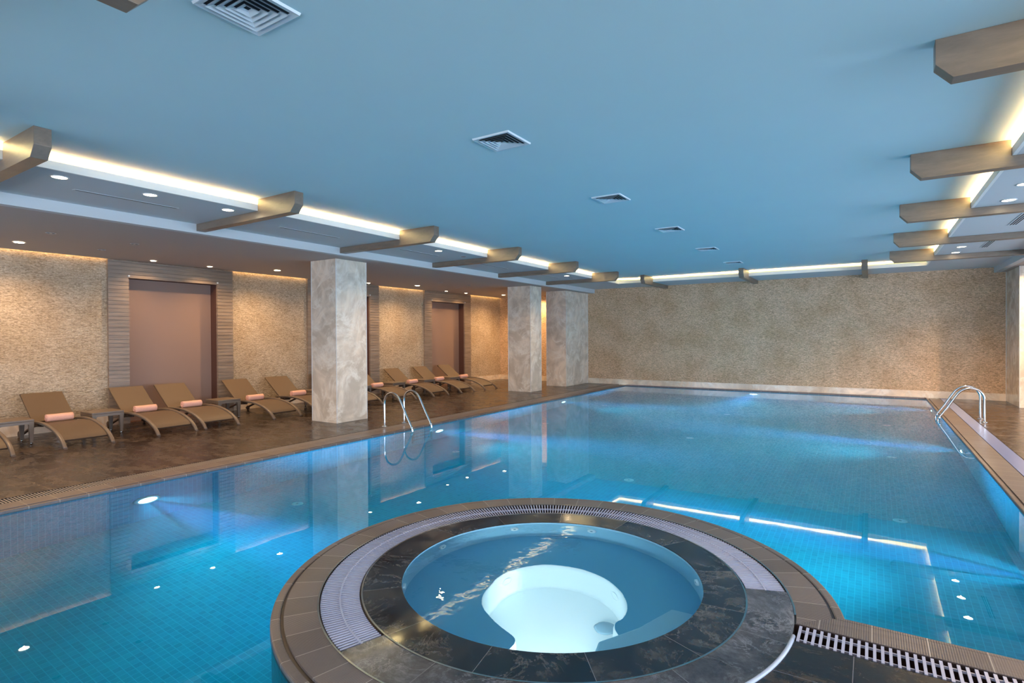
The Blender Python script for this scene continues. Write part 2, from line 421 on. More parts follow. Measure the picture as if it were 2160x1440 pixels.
M['vent_dark'] = plain('vent_throat', (0.01, 0.02, 0.03), 0.8)
M['grate'] = plain('white_plastic_grate', (0.42, 0.44, 0.58), 0.25)
M['grate_daylit'] = plain('plastic_grate_daylit', (0.24, 0.28, 0.46), 0.25)  # same grate plastic, bluish daylight put into the colour
M['grate_warm_lit'] = plain('plastic_grate_warm_lit', (0.26, 0.225, 0.20), 0.3)  # same grate plastic, warm lamplight put into the colour
M['gutter'] = plain('gutter_brown', (0.022, 0.010, 0.008), 0.5)
M['groove'] = plain('groove_dark', (0.03, 0.015, 0.012), 0.3)
M['trim'] = plain('pale_edge_trim', (0.38, 0.46, 0.60), 0.2)
M['gold'] = plain('thin_steel_trim', (0.45, 0.43, 0.40), 0.2, 1.0)
M['shell'] = plain('spa_shell_dim', (0.09, 0.36, 0.58), 0.35)  # bench copy of the shell, its weaker light put into the colour
M['shell_well_lit'] = plain('spa_shell_well_lit', (0.80, 0.90, 0.93), 0.35)  # well copy of the shell, whitened to carry the lamp's brightness
M['shell_wall_lit'] = plain('spa_shell_wall_lit', (0.24, 0.50, 0.66), 0.35)  # wall and step copy of the shell, their lit look put into the colour
M['jet'] = plain('jet_plastic', (0.85, 0.92, 0.95), 0.3)
M['jet_dark'] = plain('jet_mouth', (0.25, 0.4, 0.5), 0.4)
M['black'] = plain('black_gap', (0.006, 0.006, 0.007), 0.7)
M['lamp'] = emis('downlight_glow', (1.0, 0.80, 0.50), 22.0)
M['led'] = emis('led_glow', (1.0, 0.52, 0.20), LED)
M['pool_lens'] = emis('pool_lens_glow', (0.62, 0.80, 1.0), 14.0)
M['spa_lens'] = emis('spa_lens_glow', (0.9, 1.0, 1.0), 20.0)
def weave():
    t = NT('brown_rattan_weave'); mp = t.coord()
    ck = t.n('ShaderNodeTexChecker', ins={'Scale': 140.0, 'Color1': (0.148, 0.096, 0.060, 1), 'Color2': (0.108, 0.069, 0.042, 1)}); t.l(mp, 0, ck, 'Vector')
    t.l(ck, 'Color', t.b, 'Base Color'); t.b.inputs['Roughness'].default_value = 0.5; t.bump(ck, 'Fac', 0.4, 0.002); return t.m
M['weave'] = weave()
M['rattan_frame'] = plain('lounger_frame_resin', (0.175, 0.130, 0.098), 0.38)
M['rattan_dark'] = plain('lounger_under_frame', (0.09, 0.055, 0.038), 0.45)
def terry():
    t = NT('peach_terry'); mp = t.coord(); n = t.noise(mp, 160, 3, 0.7)
    r = t.ramp(n, 'Fac', [(0.3, (0.78, 0.40, 0.30)), (0.7, (0.98, 0.58, 0.46))]); t.l(r, 0, t.b, 'Base Color')
    t.b.inputs['Roughness'].default_value = 0.95; t.bump(n, 'Fac', 0.5, 0.004); return t.m
M['towel'] = terry()
M['glass'] = plain('window_frame_aluminium', (0.25, 0.25, 0.26), 0.4)

# ---------------------------------------------------------------- dimensions
ZC = 3.365; ZS = 3.22; ZB = 3.09          # main ceiling, soffit, left-bay ceiling
XL, XR = -6.54, 1.07                      # cove lips
YN, YF = 0.55, 16.17
DXL, DXR, DYN = -8.0, 2.48, -0.85         # faces of the dropped bulkheads
YW = 17.62                                # far wall
XLW, XRW, YBW = -11.95, 6.3, -4.2
WZ = -0.03; DEP = -1.4
PX0, PX1, PY1, PYN = -6.84, 1.157, 17.42, 3.65
CX, CY = -1.85, 3.32
T = 0.15

def led_light(name, loc, rot, size, size_y, power, col, parent=None, spread=None):
    d = bpy.data.lights.new(name, 'AREA'); d.shape = 'RECTANGLE'; d.size = size; d.size_y = size_y; d.energy = power; d.color = col
    if spread: d.spread = spread
    o = bpy.data.objects.new(name, d); COL.objects.link(o); o.location = loc; o.rotation_euler = rot
    if parent: o.parent = parent
    return o

# ---------------------------------------------------------------- room shell
def struct(o): o['kind'] = 'structure'; return o
def wall_obj(name, w, h, loc, rz, mat, holes=()):
    """wall panel: local x runs along it, local y is up, local z faces the room"""
    m = MB()
    xs = sorted({0, w, *[q for hh in holes for q in (hh[0], hh[2])]}); zs = sorted({0, h, *[q for hh in holes for q in (hh[1], hh[3])]})
    for i in range(len(xs)-1):
        for j in range(len(zs)-1):
            cx, cz = (xs[i]+xs[i+1])/2, (zs[j]+zs[j+1])/2
            if any(a < cx < c and b < cz < d for a, b, c, d in holes): continue
            m.box((xs[i], zs[j], -T), (xs[i+1], zs[j+1], 0))
    o = m.build(name, mat); o.rotation_euler = (PI/2, 0, rz); o.location = loc
    return struct(o)
M['plaster'] = paint('rear_wall_plaster', (0.60, 0.52, 0.43), 0.6)
PY = [(4.60, 7.00), (8.95, 11.36), (13.30, 15.72)]      # timber portals on the left wall
wall_obj('wall_left', YW-YBW, ZC+0.15, (XLW, YBW, -0.05), PI/2, M['stone_x'],
         holes=[(a+0.345-YBW-0.013, 0.05, b-0.345-YBW+0.013, 2.77+0.064) for a, b in PY])
wall_obj('wall_far', XRW-XLW, ZC+0.15, (XLW, YW, -0.05), 0, M['stone_y'])
RWIN = [(-2.6, 0.6), (1.4, 4.6), (5.4, 8.6), (9.4, 12.6)]   # y ranges of the right-hand windows
wall_obj('wall_right', YW-YBW, ZC+0.15, (XRW, YW, -0.05), -PI/2, M['plaster'], holes=[(YW-b, 0.5, YW-a, 2.65) for a, b in RWIN])
BWIN = [(-10.6, -7.4), (-6.4, -3.2), (-2.2, 1.0), (2.2, 5.4)]
wall_obj('wall_rear', XRW-XLW, ZC+0.15, (XRW, YBW, -0.05), PI, M['plaster'], holes=[(XRW-b, 0.5, XRW-a, 2.65) for a, b in BWIN])
wn = 1
def window(cx, cy, w, axis, sgn, k=1.0):
    """framed glazing in a wall opening, with daylight arriving from outside"""
    global wn
    m = MB(); z0, z1 = 0.45, 2.60; f = 0.06
    def bar(u0, u1, a, b):
        if axis == 'x': m.box((cx-0.04, cy+u0, a), (cx+0.04, cy+u1, b))
        else: m.box((cx+u0, cy-0.04, a), (cx+u1, cy+0.04, b))
    bar(-w/2, w/2, z0, z0+f); bar(-w/2, w/2, z1-f, z1)
    for u in (-w/2, -w/6-f/2, w/6-f/2, w/2-f): bar(u, u+f, z0+f, z1-f)
    o = struct(m.build('window_%d' % wn, M['glass'])); wn += 1
    if axis == 'x': led_light('daylight', (cx+sgn*0.12, cy, 1.52), (0, PI/2*sgn, 0), 2.1, w-0.1, P_WINDOW*k, (0.66, 0.80, 1.0))
    else: led_light('daylight', (cx, cy+sgn*0.12, 1.52), (-PI/2*sgn, 0, 0), w-0.1, 2.1, P_WINDOW, (0.80, 0.87, 1.0))
for a, b in RWIN: window(XRW+T/2, (a+b)/2, b-a, 'x', 1, 2.2)
for a, b in BWIN: window((a+b)/2, YBW-T/2, b-a, 'y', -1)

# ceilings and dropped bulkheads
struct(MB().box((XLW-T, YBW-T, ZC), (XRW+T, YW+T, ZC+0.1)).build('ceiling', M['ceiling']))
def soffit(name, boxes, mat):
    m = MB()
    for a, b in boxes: m.box(a, b)
    return struct(m.build(name, mat))
LT = 0.03; ZL = 3.300
soffit('trim_1', [((DXL, YN-0.6, ZS), (XL-LT, YF, ZS+0.02)), ((XR+LT, YN-0.6, ZS), (DXR, YF, ZS+0.02)),
                  ((DXL, YF+LT, ZS), (DXR, YW, ZS+0.02)), ((DXL, DYN, ZS), (DXR, YN-0.6, ZS+0.02)), ((XL-LT, YN-0.6, ZS), (XR+LT, YN-LT, ZS+0.02)), ((DXL, YF, ZS), (XL-LT, YF+LT, ZS+0.02)), ((XR+LT, YF, ZS), (DXR, YF+LT, ZS+0.02))], M['soffit'])
soffit('trim_2', [((XL-LT, YN-LT, ZS), (XL, YF+LT, ZL)), ((XR, YN-LT, ZS), (XR+LT, YF+LT, ZL)), ((XL, YF, ZS), (XR, YF+LT, ZL)), ((XL, YN-LT, ZS), (XR, YN, ZL))], M['lip'])
soffit('trim_3', [((DXL-0.12, DYN-0.12, ZB), (DXL, YW, ZC)), ((DXR, DYN-0.12, ZB), (DXR+0.12, YW, ZC)), ((DXL, DYN-0.12, ZB), (DXR, DYN, ZC))], M['soffit'])
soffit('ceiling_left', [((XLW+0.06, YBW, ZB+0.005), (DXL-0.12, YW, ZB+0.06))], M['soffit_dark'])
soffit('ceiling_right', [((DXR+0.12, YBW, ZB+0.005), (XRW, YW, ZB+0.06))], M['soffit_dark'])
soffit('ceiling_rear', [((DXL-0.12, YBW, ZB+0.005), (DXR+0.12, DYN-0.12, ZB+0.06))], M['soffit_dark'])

# deck floor: thick slabs round the pool, one slate with its warm-lit and dim looks put into two materials
def arc(r, a0, a1, n, c=(CX, CY)):
    return [(c[0]+r*math.cos(a0+(a1-a0)*k/n), c[1]+r*math.sin(a0+(a1-a0)*k/n)) for k in range(n+1)]
RO = 1.75
A0 = math.asin((PYN-CY)/RO)
DR = math.radians
m = MB()
GW = 0.225                                # width of the overflow gutter beside the coping
m.box((XLW, YBW, -0.25), (PX0-0.29-GW, YW, 0))                                   # left deck
m.box((PX1+0.273+0.207, 3.235, -0.25), (XRW, YW, 0))                             # right deck
struct(m.build('floor', M['deck']))
# near deck, round the spa
near = [(PX1+0.48, 3.235), (PX1+0.48+4.66, 3.235), (XRW, YBW), (PX0-0.29-GW, YBW), (PX0-0.29-GW, -0.5), (CX, -0.5), (CX, CY-1.50)] + arc(1.50, -PI/2, math.asin((3.235-CY)/1.50), 40)[1:]
m = MB(); m.prism([(x, y) for x, y in near], -0.25, 0)
struct(m.build('floor', M['deck_near']))

# ---------------------------------------------------------------- swimming pool
pool = empty('swimming_pool', (0, 0, 0), 0, 'large blue mosaic swimming pool filling the middle of the room', 'pool')
out = [(PX0, PYN-4.15), (CX, PYN-4.15)] + arc(RO, -PI/2, A0-2*PI, 150)[0:] + [(PX1, PYN), (PX1, PY1), (PX0, PY1)]
# outline runs: near wall, round the spa clockwise, right wall, far wall, left wall
def walls(poly, z0, z1):
    m = MB(); n = len(poly)
    m.add([(x, y, z0) for x, y in poly] + [(x, y, z1) for x, y in poly], [(i, (i+1) % n, (i+1) % n+n, i+n) for i in range(n)])
    m.add([(x, y, z0) for x, y in poly], [tuple(range(n))])
    return m
bas = walls(out, DEP, -0.012).build('basin', M['mosaic'], pool)
for p in bas.data.polygons:
    c = p.center
    if abs(p.normal.z) > 0.9 and p.normal.z < 0: p.flip()
wat = flat([out], WZ, 'water', M['water'], True, pool)

# straight copings, nosings and gutters
def band(name, mat, boxes, parent, bevel=0.0):
    m = MB()
    for a, b in boxes: m.box(a, b)
    return m.build(name, mat, parent, bevel)
CW = 0.273
CWL = 0.29
band('coping', M['coping_y'], [((PX0-CWL, -0.5, -0.05), (PX0-0.05, PY1, 0)), ((PX1+0.05, PYN, -0.05), (PX1+CW, PY1, 0))], pool)
band('nosing', M['coping_y'], [((PX0-0.040, -0.5, -0.06), (PX0+0.004, PY1, -0.004)), ((PX1-0.004, PYN, -0.06), (PX1+0.040, PY1, -0.004))], pool, 0.008)
band('groove', M['groove'], [((PX0-0.05, -0.5, -0.06), (PX0-0.040, PY1, -0.012)), ((PX1+0.040, PYN, -0.06), (PX1+0.05, PY1, -0.012))], pool)
xa = CX+1.685*math.cos(math.asin((3.62-CY)/1.685))
MI, MO = (CX+math.sqrt(1.503**2-(3.44-CY)**2), 3.44), (CX+math.sqrt(1.685**2-(3.608-CY)**2), 3.608)   # mitre with the ring
m = MB(); m.prism([(PX1+CW, 3.44), (PX1+CW, 3.608), MO, MI], -0.05, 0)
m.build('coping', M['coping_x'], pool)
m = MB().box((CX+math.sqrt(1.70**2-(3.61-CY)**2), 3.612, -0.06), (PX1, 3.654, -0.004)); m.build('nosing', M['coping_x'], pool, 0.008)
def grate_straight(name, x0, y0, x1, y1, along, label, pitch, bar, group='overflow grates round the pool', spine=True, mat='grate'):
    """white slatted gutter cover lying in its channel"""
    m = MB()
    L = (y1-y0) if along == 'y' else (x1-x0); n = int(L/pitch)
    for k in range(n):
        t = k*pitch
        if along == 'y': m.box((x0+0.006, y0+t, -0.010), (x1-0.006, y0+t+bar, -0.002))
        else: m.box((x0+t, y0+0.006, -0.010), (x0+t+bar, y1-0.006, -0.002))
    xm, ym = (x0+x1)/2, (y0+y1)/2
    for d in (-0.055, 0.055) if not spine else (-0.003,):
        if along == 'y': m.box((xm+d, y0, -0.022), (xm+d+0.008, y1, -0.0102))
        else: m.box((x0, ym+d, -0.022), (x1, ym+d+0.008, -0.0102))
    g = m.build(name, M[mat])
    tag(g, label, 'drain grate', group)
    return g
def channel(x0, y0, x1, y1):
    m = MB(); m.box((x0, y0, -0.13), (x1, y1, -0.12)); m.box((x0-0.005, y0, -0.13), (x0, y1, -0.004)); m.box((x1, y0, -0.13), (x1+0.005, y1, -0.004))
    m.box((x0, y0-0.005, -0.13), (x1, y0, -0.004)); m.box((x0, y1, -0.13), (x1, y1+0.005, -0.004)); m.build('gutter', M['gutter'], pool)
gx0, gx1 = PX0-CWL-GW, PX0-CWL
channel(gx0+0.005, -0.5, gx1-0.005, YW-0.01)
grate_straight('overflow_grate', gx0+0.006, -0.45, gx1-0.006, YW-0.02, 'y', 'slatted overflow grate with warm light in its tone along the lounger side of the pool', 0.027, 0.0125, mat='grate_warm_lit')
gx0, gx1 = PX1+CW, PX1+CW+0.207
channel(gx0+0.005, 3.24, gx1-0.005, YW-0.01)
grate_straight('overflow_grate', gx0+0.006, 3.46, gx1-0.006, YW-0.02, 'y', 'overflow grate tinted with bluish daylight along the right edge of the pool', 0.030, 0.022, mat='grate_daylit')
channel(-0.362, 3.24, PX1+CW-0.002, 3.435)
grate_straight('overflow_grate', -0.335, 3.243, PX1+CW-0.01, 3.432, 'x', 'white slatted grate at the near right beside the hot tub', 0.034, 0.014, spine=False)
channel(PX0, PY1+0.015, PX1, YW-0.012)
grate_straight('overflow_grate', PX0+0.02, PY1+0.02, PX1-0.02, YW-0.016, 'x', 'slim overflow grate under the far stone wall', 0.030, 0.016)
MB().box((PX0, PY1-0.002, -0.05), (PX1, PY1+0.012, -0.003)).build('nosing', M['coping_x'], pool)

# inlets in the pool floor
first = None
for x in (-5.92, -2.84, 0.26):
    for y in (1.2, 4.28, 7.37, 10.46, 13.61):
        if math.hypot(x-CX, y-CY) < 2.0 or (y < 3.6 and x > CX): continue
        where = {-5.92: 'near the lounger side', -2.84: 'along the middle', 0.26: 'near the right side'}[x]
        dist = {1.2: 'closest to the camera', 4.28: 'level with the hot tub', 7.37: 'just beyond the hot tub', 10.46: 'two thirds along', 13.61: 'towards the far wall'}[y]
        lab = 'round pale inlet in the pool floor %s, %s' % (where, dist)
        if first is None:
            first = empty('floor_inlet', (x, y, DEP), 0, lab, 'pool inlet', 'round inlets set in the pool floor')
            MB().lathe([(0.0, 0.010), (0.046, 0.010), (0.064, 0.007), (0.070, 0.001), (0.0, 0.001)], n=28).build('cover', M['jet'], first)
            MB().lathe([(0.0, 0.014), (0.013, 0.014), (0.015, 0.0105), (0.0, 0.0105)], n=16).build('nozzle', M['jet_dark'], first)
        else: copy_tree(first, None, (x, y, DEP), lab)

# underwater lamps
lamp0 = None
LP = [(PX0, 3.0, 0, 'glowing blue underwater lamp on the lounger side nearest the camera'),
      (PX0, 8.01, 0, 'glowing blue underwater lamp beside the left pool ladder'),
      (PX0, 13.02, 0, 'glowing blue underwater lamp at the far end of the lounger side'),
      (PX1, 15.64, PI, 'glowing blue underwater lamp in the right wall near the far corner'),
      (PX1, 10.65, PI, 'glowing blue underwater lamp in the right wall below the pool ladder'),
      (PX1, 5.65, PI, 'glowing blue underwater lamp in the right wall closest to the camera'),
      (-2.89, PY1, -PI/2, 'glowing blue underwater lamp in the middle of the far pool wall')]
for x, y, rz, lab in LP:
    if lamp0 is None:
        lamp0 = empty('underwater_lamp', (x, y, -0.70), rz, lab, 'pool light', 'underwater lamps in the pool walls')
        MB().lathe([(0.10, 0.03), (0.135, 0.025), (0.145, 0.002), (0.10, 0.002), (0.10, 0.03)], n=32, axis='x').build('bezel', M['white_metal'], lamp0)
        MB().lathe([(0.0, 0.040), (0.06, 0.036), (0.098, 0.018), (0.098, 0.003), (0.0, 0.003)], n=32, axis='x').build('lens', M['pool_lens'], lamp0)
        d = bpy.data.lights.new('beam', 'SPOT'); d.energy = P_POOL; d.color = POOLCOL; d.spot_size = DR(95); d.spot_blend = 1.0; d.shadow_soft_size = 0.02
        lo = bpy.data.objects.new('beam', d); COL.objects.link(lo); lo.parent = lamp0; lo.location = (0.065, 0, 0); lo.rotation_euler = (0, -PI/2-0.12, 0)
        d = bpy.data.lights.new('core_beam', 'SPOT'); d.energy = P_CORE; d.color = (0.30, 0.42, 1.0); d.spot_size = DR(22); d.spot_blend = 1.0; d.shadow_soft_size = 0.02
        lo = bpy.data.objects.new('core_beam', d); COL.objects.link(lo); lo.parent = lamp0; lo.location = (0.065, 0, 0); lo.rotation_euler = (0, -PI/2-0.09, 0)
    else:
        c = copy_tree(lamp0, None, (x, y, -0.70), lab); c.rotation_euler = (0, 0, rz)

# ---------------------------------------------------------------- hot tub
spa = empty('hot_tub', (CX, CY, 0), 0, 'round sunken hot tub with brightly lit well and black marble rim', 'hot tub')
def sp(p): return (p[0]-CX, p[1]-CY)
RI = 0.99
ZBEN, ZWEL = -0.30, -0.64
rim_pts = [(-2.235, 3.16), (-2.26, 3.287), (-2.245, 3.42), (-2.195, 3.53), (-2.115, 3.63), (-2.0, 3.695), (-1.848, 3.729), (-1.70, 3.715), (-1.567, 3.662), (-1.44, 3.565), (-1.347, 3.444), (-1.30, 3.33),
           (-1.292, 3.24), (-1.31, 3.17), (-1.285, 3.10), (-1.225, 3.02), (-1.235, 2.92), (-1.30, 2.82), (-1.335, 2.72), (-1.34, 2.60), (-1.36, 2.48),
           (-1.72, 2.40), (-1.71, 2.60), (-1.725, 2.68), (-1.78, 2.725), (-1.88, 2.76), (-1.98, 2.81), (-2.08, 2.87), (-2.16, 2.95), (-2.21, 3.05)]
# smooth the outline (closed Catmull-Rom)
def catmull(P, k=3):
    o = []; n = len(P)
    for i in range(n):
        p0, p1, p2, p3 = (Vector(P[(i+d) % n]) for d in (-1, 0, 1, 2))
        for j in range(k):
            t = j/k
            o.append(tuple(0.5*((2*p1)+(-p0+p2)*t+(2*p0-5*p1+4*p2-p3)*t*t+(-p0+3*p1-3*p2+p3)*t*t*t)))
    return o
rim = [sp(p) for p in catmull(rim_pts, 3)][::-1]      # clockwise now
rim = rim[::-1]
bm = bmesh.new()
N = 96
outer = [bm.verts.new((RI*math.cos(2*PI*k/N), RI*math.sin(2*PI*k/N), ZBEN)) for k in range(N)]
inner = [bm.verts.new((x, y, ZBEN)) for x, y in rim]
eo = [bm.edges.new((outer[k], outer[(k+1) % N])) for k in range(N)]
ei = [bm.edges.new((inner[k], inner[(k+1) % len(inner)])) for k in range(len(inner))]
bmesh.ops.triangle_fill(bm, use_beauty=True, edges=eo+ei)
for f in list(bm.faces):
    c = f.calc_center_median()
# well wall (slightly battered) and floor
cxr = sum(p[0] for p in rim)/len(rim); cyr = sum(p[1] for p in rim)/len(rim)
def shrink(p, s): return (cxr+(p[0]-cxr)*s, cyr+(p[1]-cyr)*s)
prev = inner
for s, z in ((0.985, ZBEN-0.012), (0.975, ZBEN-0.05), (0.955, ZWEL+0.03), (0.93, ZWEL)):
    cur = [bm.verts.new((*shrink(p, s), z)) for p in rim]
    for k in range(len(rim)):
        f = bm.faces.new((prev[k], prev[(k+1) % len(rim)], cur[(k+1) % len(rim)], cur[k])); f.smooth = True
    prev = cur
bm.faces.new(prev)
# basin wall up to the rim, battered
prev = outer
for r, z in ((RI-0.004, ZBEN+0.02), (RI, -0.05), (RI+0.002, -0.002)):
    cur = [bm.verts.new((r*math.cos(2*PI*k/N), r*math.sin(2*PI*k/N), z)) for k in range(N)]
    for k in range(N):
        f = bm.faces.new((prev[k], prev[(k+1) % N], cur[(k+1) % N], cur[k])); f.smooth = True
    prev = cur
bmesh.ops.recalc_face_normals(bm, faces=bm.faces)
me = bpy.data.meshes.new('shell'); bm.to_mesh(me); bm.free()
me.materials.append(M['shell']); me.materials.append(M['shell_well_lit']); me.materials.append(M['shell_wall_lit'])
for p in me.polygons:
    if p.center.z < ZBEN-0.005: p.material_index = 1
    elif p.center.z > ZBEN+0.005: p.material_index = 2
o = bpy.data.objects.new('shell', me); COL.objects.link(o); o.parent = spa
# remove any bench triangles spanning the well
import itertools
def inside(pt, poly):
    c = False; n = len(poly); j = n-1
    for i in range(n):
        if (poly[i][1] > pt[1]) != (poly[j][1] > pt[1]) and pt[0] < (poly[j][0]-poly[i][0])*(pt[1]-poly[i][1])/(poly[j][1]-poly[i][1])+poly[i][0]: c = not c
        j = i
    return c
bm = bmesh.new(); bm.from_mesh(me)
kill = [f for f in bm.faces if all(abs(v.co.z-ZBEN) < 1e-5 for v in f.verts) and inside(f.calc_center_median()[:2], rim)]
bmesh.ops.delete(bm, geom=kill, context='FACES'); bm.to_mesh(me); bm.free()
# entry step on the right
st = [sp(p) for p in ((-1.036, 3.395), (-0.90, 3.40), (-0.885, 3.25), (-0.93, 3.0), (-1.06, 2.78), (-1.22, 2.60), (-1.27, 2.83), (-1.134, 3.083))]
MB().prism(st, ZBEN, -0.17).build('step', M['shell_wall_lit'], spa, 0.012)
# water
flat([[(0.992*math.cos(2*PI*k/N), 0.992*math.sin(2*PI*k/N)) for k in range(N)]], -0.009, 'water', M['spa_water'], True, spa)
# rim tiles, gutter, grate, infill, ribbed coping
a_r, a_l = DR(19.8), DR(360-106.5)
def ringpart(name, mat, r0, r1, z0, z1, a0, a1, n=160, parent=spa, bevel=0):
    m = MB(); m.ring((0, 0), r0, r1, z0, z1, a0, a1, n); return m.build(name, mat, parent, bevel)
ringpart('rim', M['rim_marble'], RI+0.004, 1.237, -0.05, 0.002, 0, 2*PI)
ringpart('edge_trim', M['gold'], 1.237, 1.247, -0.05, 0.004, 0, 2*PI)
ringpart('gutter', M['gutter'], 1.247, 1.50, -0.13, -0.12, a_r, a_l)
ringpart('gutter', M['gutter'], 1.2475, 1.251, -0.13, -0.004, a_r, a_l)
ringpart('gutter', M['gutter'], 1.490, 1.4925, -0.13, -0.004, a_r, a_l)
ringpart('infill', M['fill_marble'], 1.247, 1.492, -0.05, 0.001, a_l, DR(360)+a_r)
apex = math.asin((3.44-CY)/1.503)
bot = DR(360-90)
bm = bmesh.new(); n = 170; a_in, a_out = math.asin((3.44-CY)/1.503), math.asin((3.608-CY)/1.685); rows = []
for k in range(n+1):
    t = k/n; rows.append([bm.verts.new((r_*math.cos(a+(bot-a)*t), r_*math.sin(a+(bot-a)*t), z)) for r_, a, z in ((1.503, a_in, -0.05), (1.503, a_in, 0), (1.685, a_out, 0), (1.685, a_out, -0.05))])
for k in range(n):
    for q in range(4): bm.faces.new((rows[k][q], rows[k][(q+1) % 4], rows[k+1][(q+1) % 4], rows[k+1][q]))
bm.faces.new(rows[0]); bm.faces.new(rows[-1][::-1])
bmesh.ops.recalc_face_normals(bm, faces=bm.faces)
me = bpy.data.meshes.new('coping'); bm.to_mesh(me); bm.free(); me.materials.append(M['coping_ring'])
o = bpy.data.objects.new('coping', me); COL.objects.link(o); o.parent = spa
ringpart('edge_trim', M['gold'], 1.493, 1.503, -0.05, 0.003, a_r-0.2, bot)
ringpart('groove', M['groove'], 1.685, 1.702, -0.06, -0.014, A0-0.02, bot)
ringpart('nosing', M['coping_ring'], 1.702, 1.757, -0.07, -0.006, A0-0.01, bot, bevel=0.010)
m = MB(); nb = int((a_l-a_r)/DR(1.02))
for k in range(nb+1):
    a = a_r+(a_l-a_r)*k/nb; ca, sa = math.cos(a), math.sin(a); hw = 0.0050
    q = []
    for r, s in ((1.256, -1), (1.485, -1), (1.485, 1), (1.256, 1)):
        w_ = hw*(0.92 if r < 1.3 else 1.06)
        q.append((r*ca-s*w_*sa, r*sa+s*w_*ca))
    m.prism(q, -0.007, -0.001)
m.ring((0, 0), 1.366, 1.377, -0.012, 0.0003, a_r, a_l, 160)
m.build('grate', M['grate'], spa)
# pale rounded trim where the tub disc meets the lower deck
pts = [(1.50*math.cos(a), 1.50*math.sin(a), 0.002) for a in [DR(-90)+(DR(-1.5)-DR(-90))*k/40 for k in range(41)]]
MB().tube(pts, 0.011, 10).build('edge_trim', M['trim'], spa)
pts = [(1.458*math.cos(a), 1.458*math.sin(a), 0) for a in ()]
# jets
def jet(px, py, z, ang, rr, mat=M['jet']):
    j = MB().lathe([(0.0, 0.010), (0.022*rr, 0.010), (0.030*rr, 0.014), (0.036*rr, 0.010), (0.038*rr, -0.004)], n=20, axis='x').build('jet', mat, spa)
    j.location = (px, py, z); j.rotation_euler = (0, 0, ang)
    k = MB().lathe([(0.0, 0.0125), (0.010*rr, 0.0125), (0.012*rr, 0.0102)], n=12, axis='x').build('nozzle', M['jet_dark'], j)
for a in (137, 98, 28, -20, -140, 178):
    ca, sa = math.cos(DR(a)), math.sin(DR(a)); jet((RI-0.006)*ca, (RI-0.006)*sa, -0.105, DR(a)+PI, 1.0)
def wall_jet(i):
    n = len(rim); p = shrink(rim[i % n], 0.965); a, b = rim[(i-1) % n], rim[(i+1) % n]
    ang = math.atan2(b[1]-a[1], b[0]-a[0])+PI/2
    jet(p[0], p[1], -0.42, ang, 1.25)
for i in (26, 33, 5): wall_jet(i)
MB().lathe([(0.0, 0.012), (0.06, 0.012), (0.075, 0.002), (0.0, 0.002)], n=24).build('drain', M['jet_dark'], spa, loc=(-1.46-CX, 3.36-CY, ZWEL))
# lamp in the well
lx, ly = -1.52-CX, 2.46-CY
m = MB().lathe([(0.0, 0.012), (0.06, 0.010), (0.075, 0.0)], n=24, axis='y'); m.build('lamp', M['spa_lens'], spa, loc=(lx, ly+0.02, -0.46))
d = bpy.data.lights.new('spa_beam', 'SPOT'); d.energy = P_SPA; d.color = (0.80, 0.96, 1.0); d.spot_size = DR(120); d.spot_blend = 0.9; d.shadow_soft_size = 0.05
lo = bpy.data.objects.new('spa_beam', d); COL.objects.link(lo); lo.parent = spa; lo.location = (lx, ly+0.06, -0.44); lo.rotation_euler = (PI/2-0.22, 0, 0.75)

# ---------------------------------------------------------------- skirting
m = MB()
m.box((XLW, YW-0.012, 0), (-8.98, YW, 0.175)); m.box((-8.26, YW-0.012, 0), (2.70, YW, 0.175))
struct(m.build('baseboard_far', M['skirting']))
m = MB(); ys = [YBW] + [q for ab in PY for q in ab] + [YW]
for k in range(0, len(ys), 2): m.box((XLW, ys[k], 0), (XLW+0.012, ys[k+1], 0.175))
struct(m.build('baseboard_left', M['skirting']))

# ---------------------------------------------------------------- pillars
def pillar(x0, x1, y0, y1, label, top=ZB):
    t = empty('pillar', ((x0+x1)/2, (y0+y1)/2, 0), 0, label, 'pillar', 'marble clad pillars')
    hx, hy = (x1-x0)/2, (y1-y0)/2
    MB().box((-hx+0.006, -hy+0.006, 0), (hx-0.006, hy-0.006, top)).build('cladding', M['marble'], t, 0.003)
    m = MB()
    for sx in (-1, 1):
        for sy in (-1, 1): m.box((sx*hx-0.006*(sx > 0)-0.001, sy*hy-0.006*(sy > 0)-0.001, 0.001), (sx*hx+0.006*(sx < 0)+0.001, sy*hy+0.006*(sy < 0)+0.001, top-0.001))
    m.build('corner_trim', M['white_metal'], t)
    return t
pillar(-9.12, -8.40, 6.94, 7.69, 'nearest pale marble pillar standing on the deck between the loungers and pool')
pillar(-9.08, -8.30, 13.82, 14.45, 'second marble pillar beyond the last lounger')
pillar(-8.99, -8.26, 15.98, YW, 'marble pillar standing against the far stone wall on the left')
pillar(2.70, 3.45, 16.16, YW, 'marble pillar in the far right corner beside the stone wall')

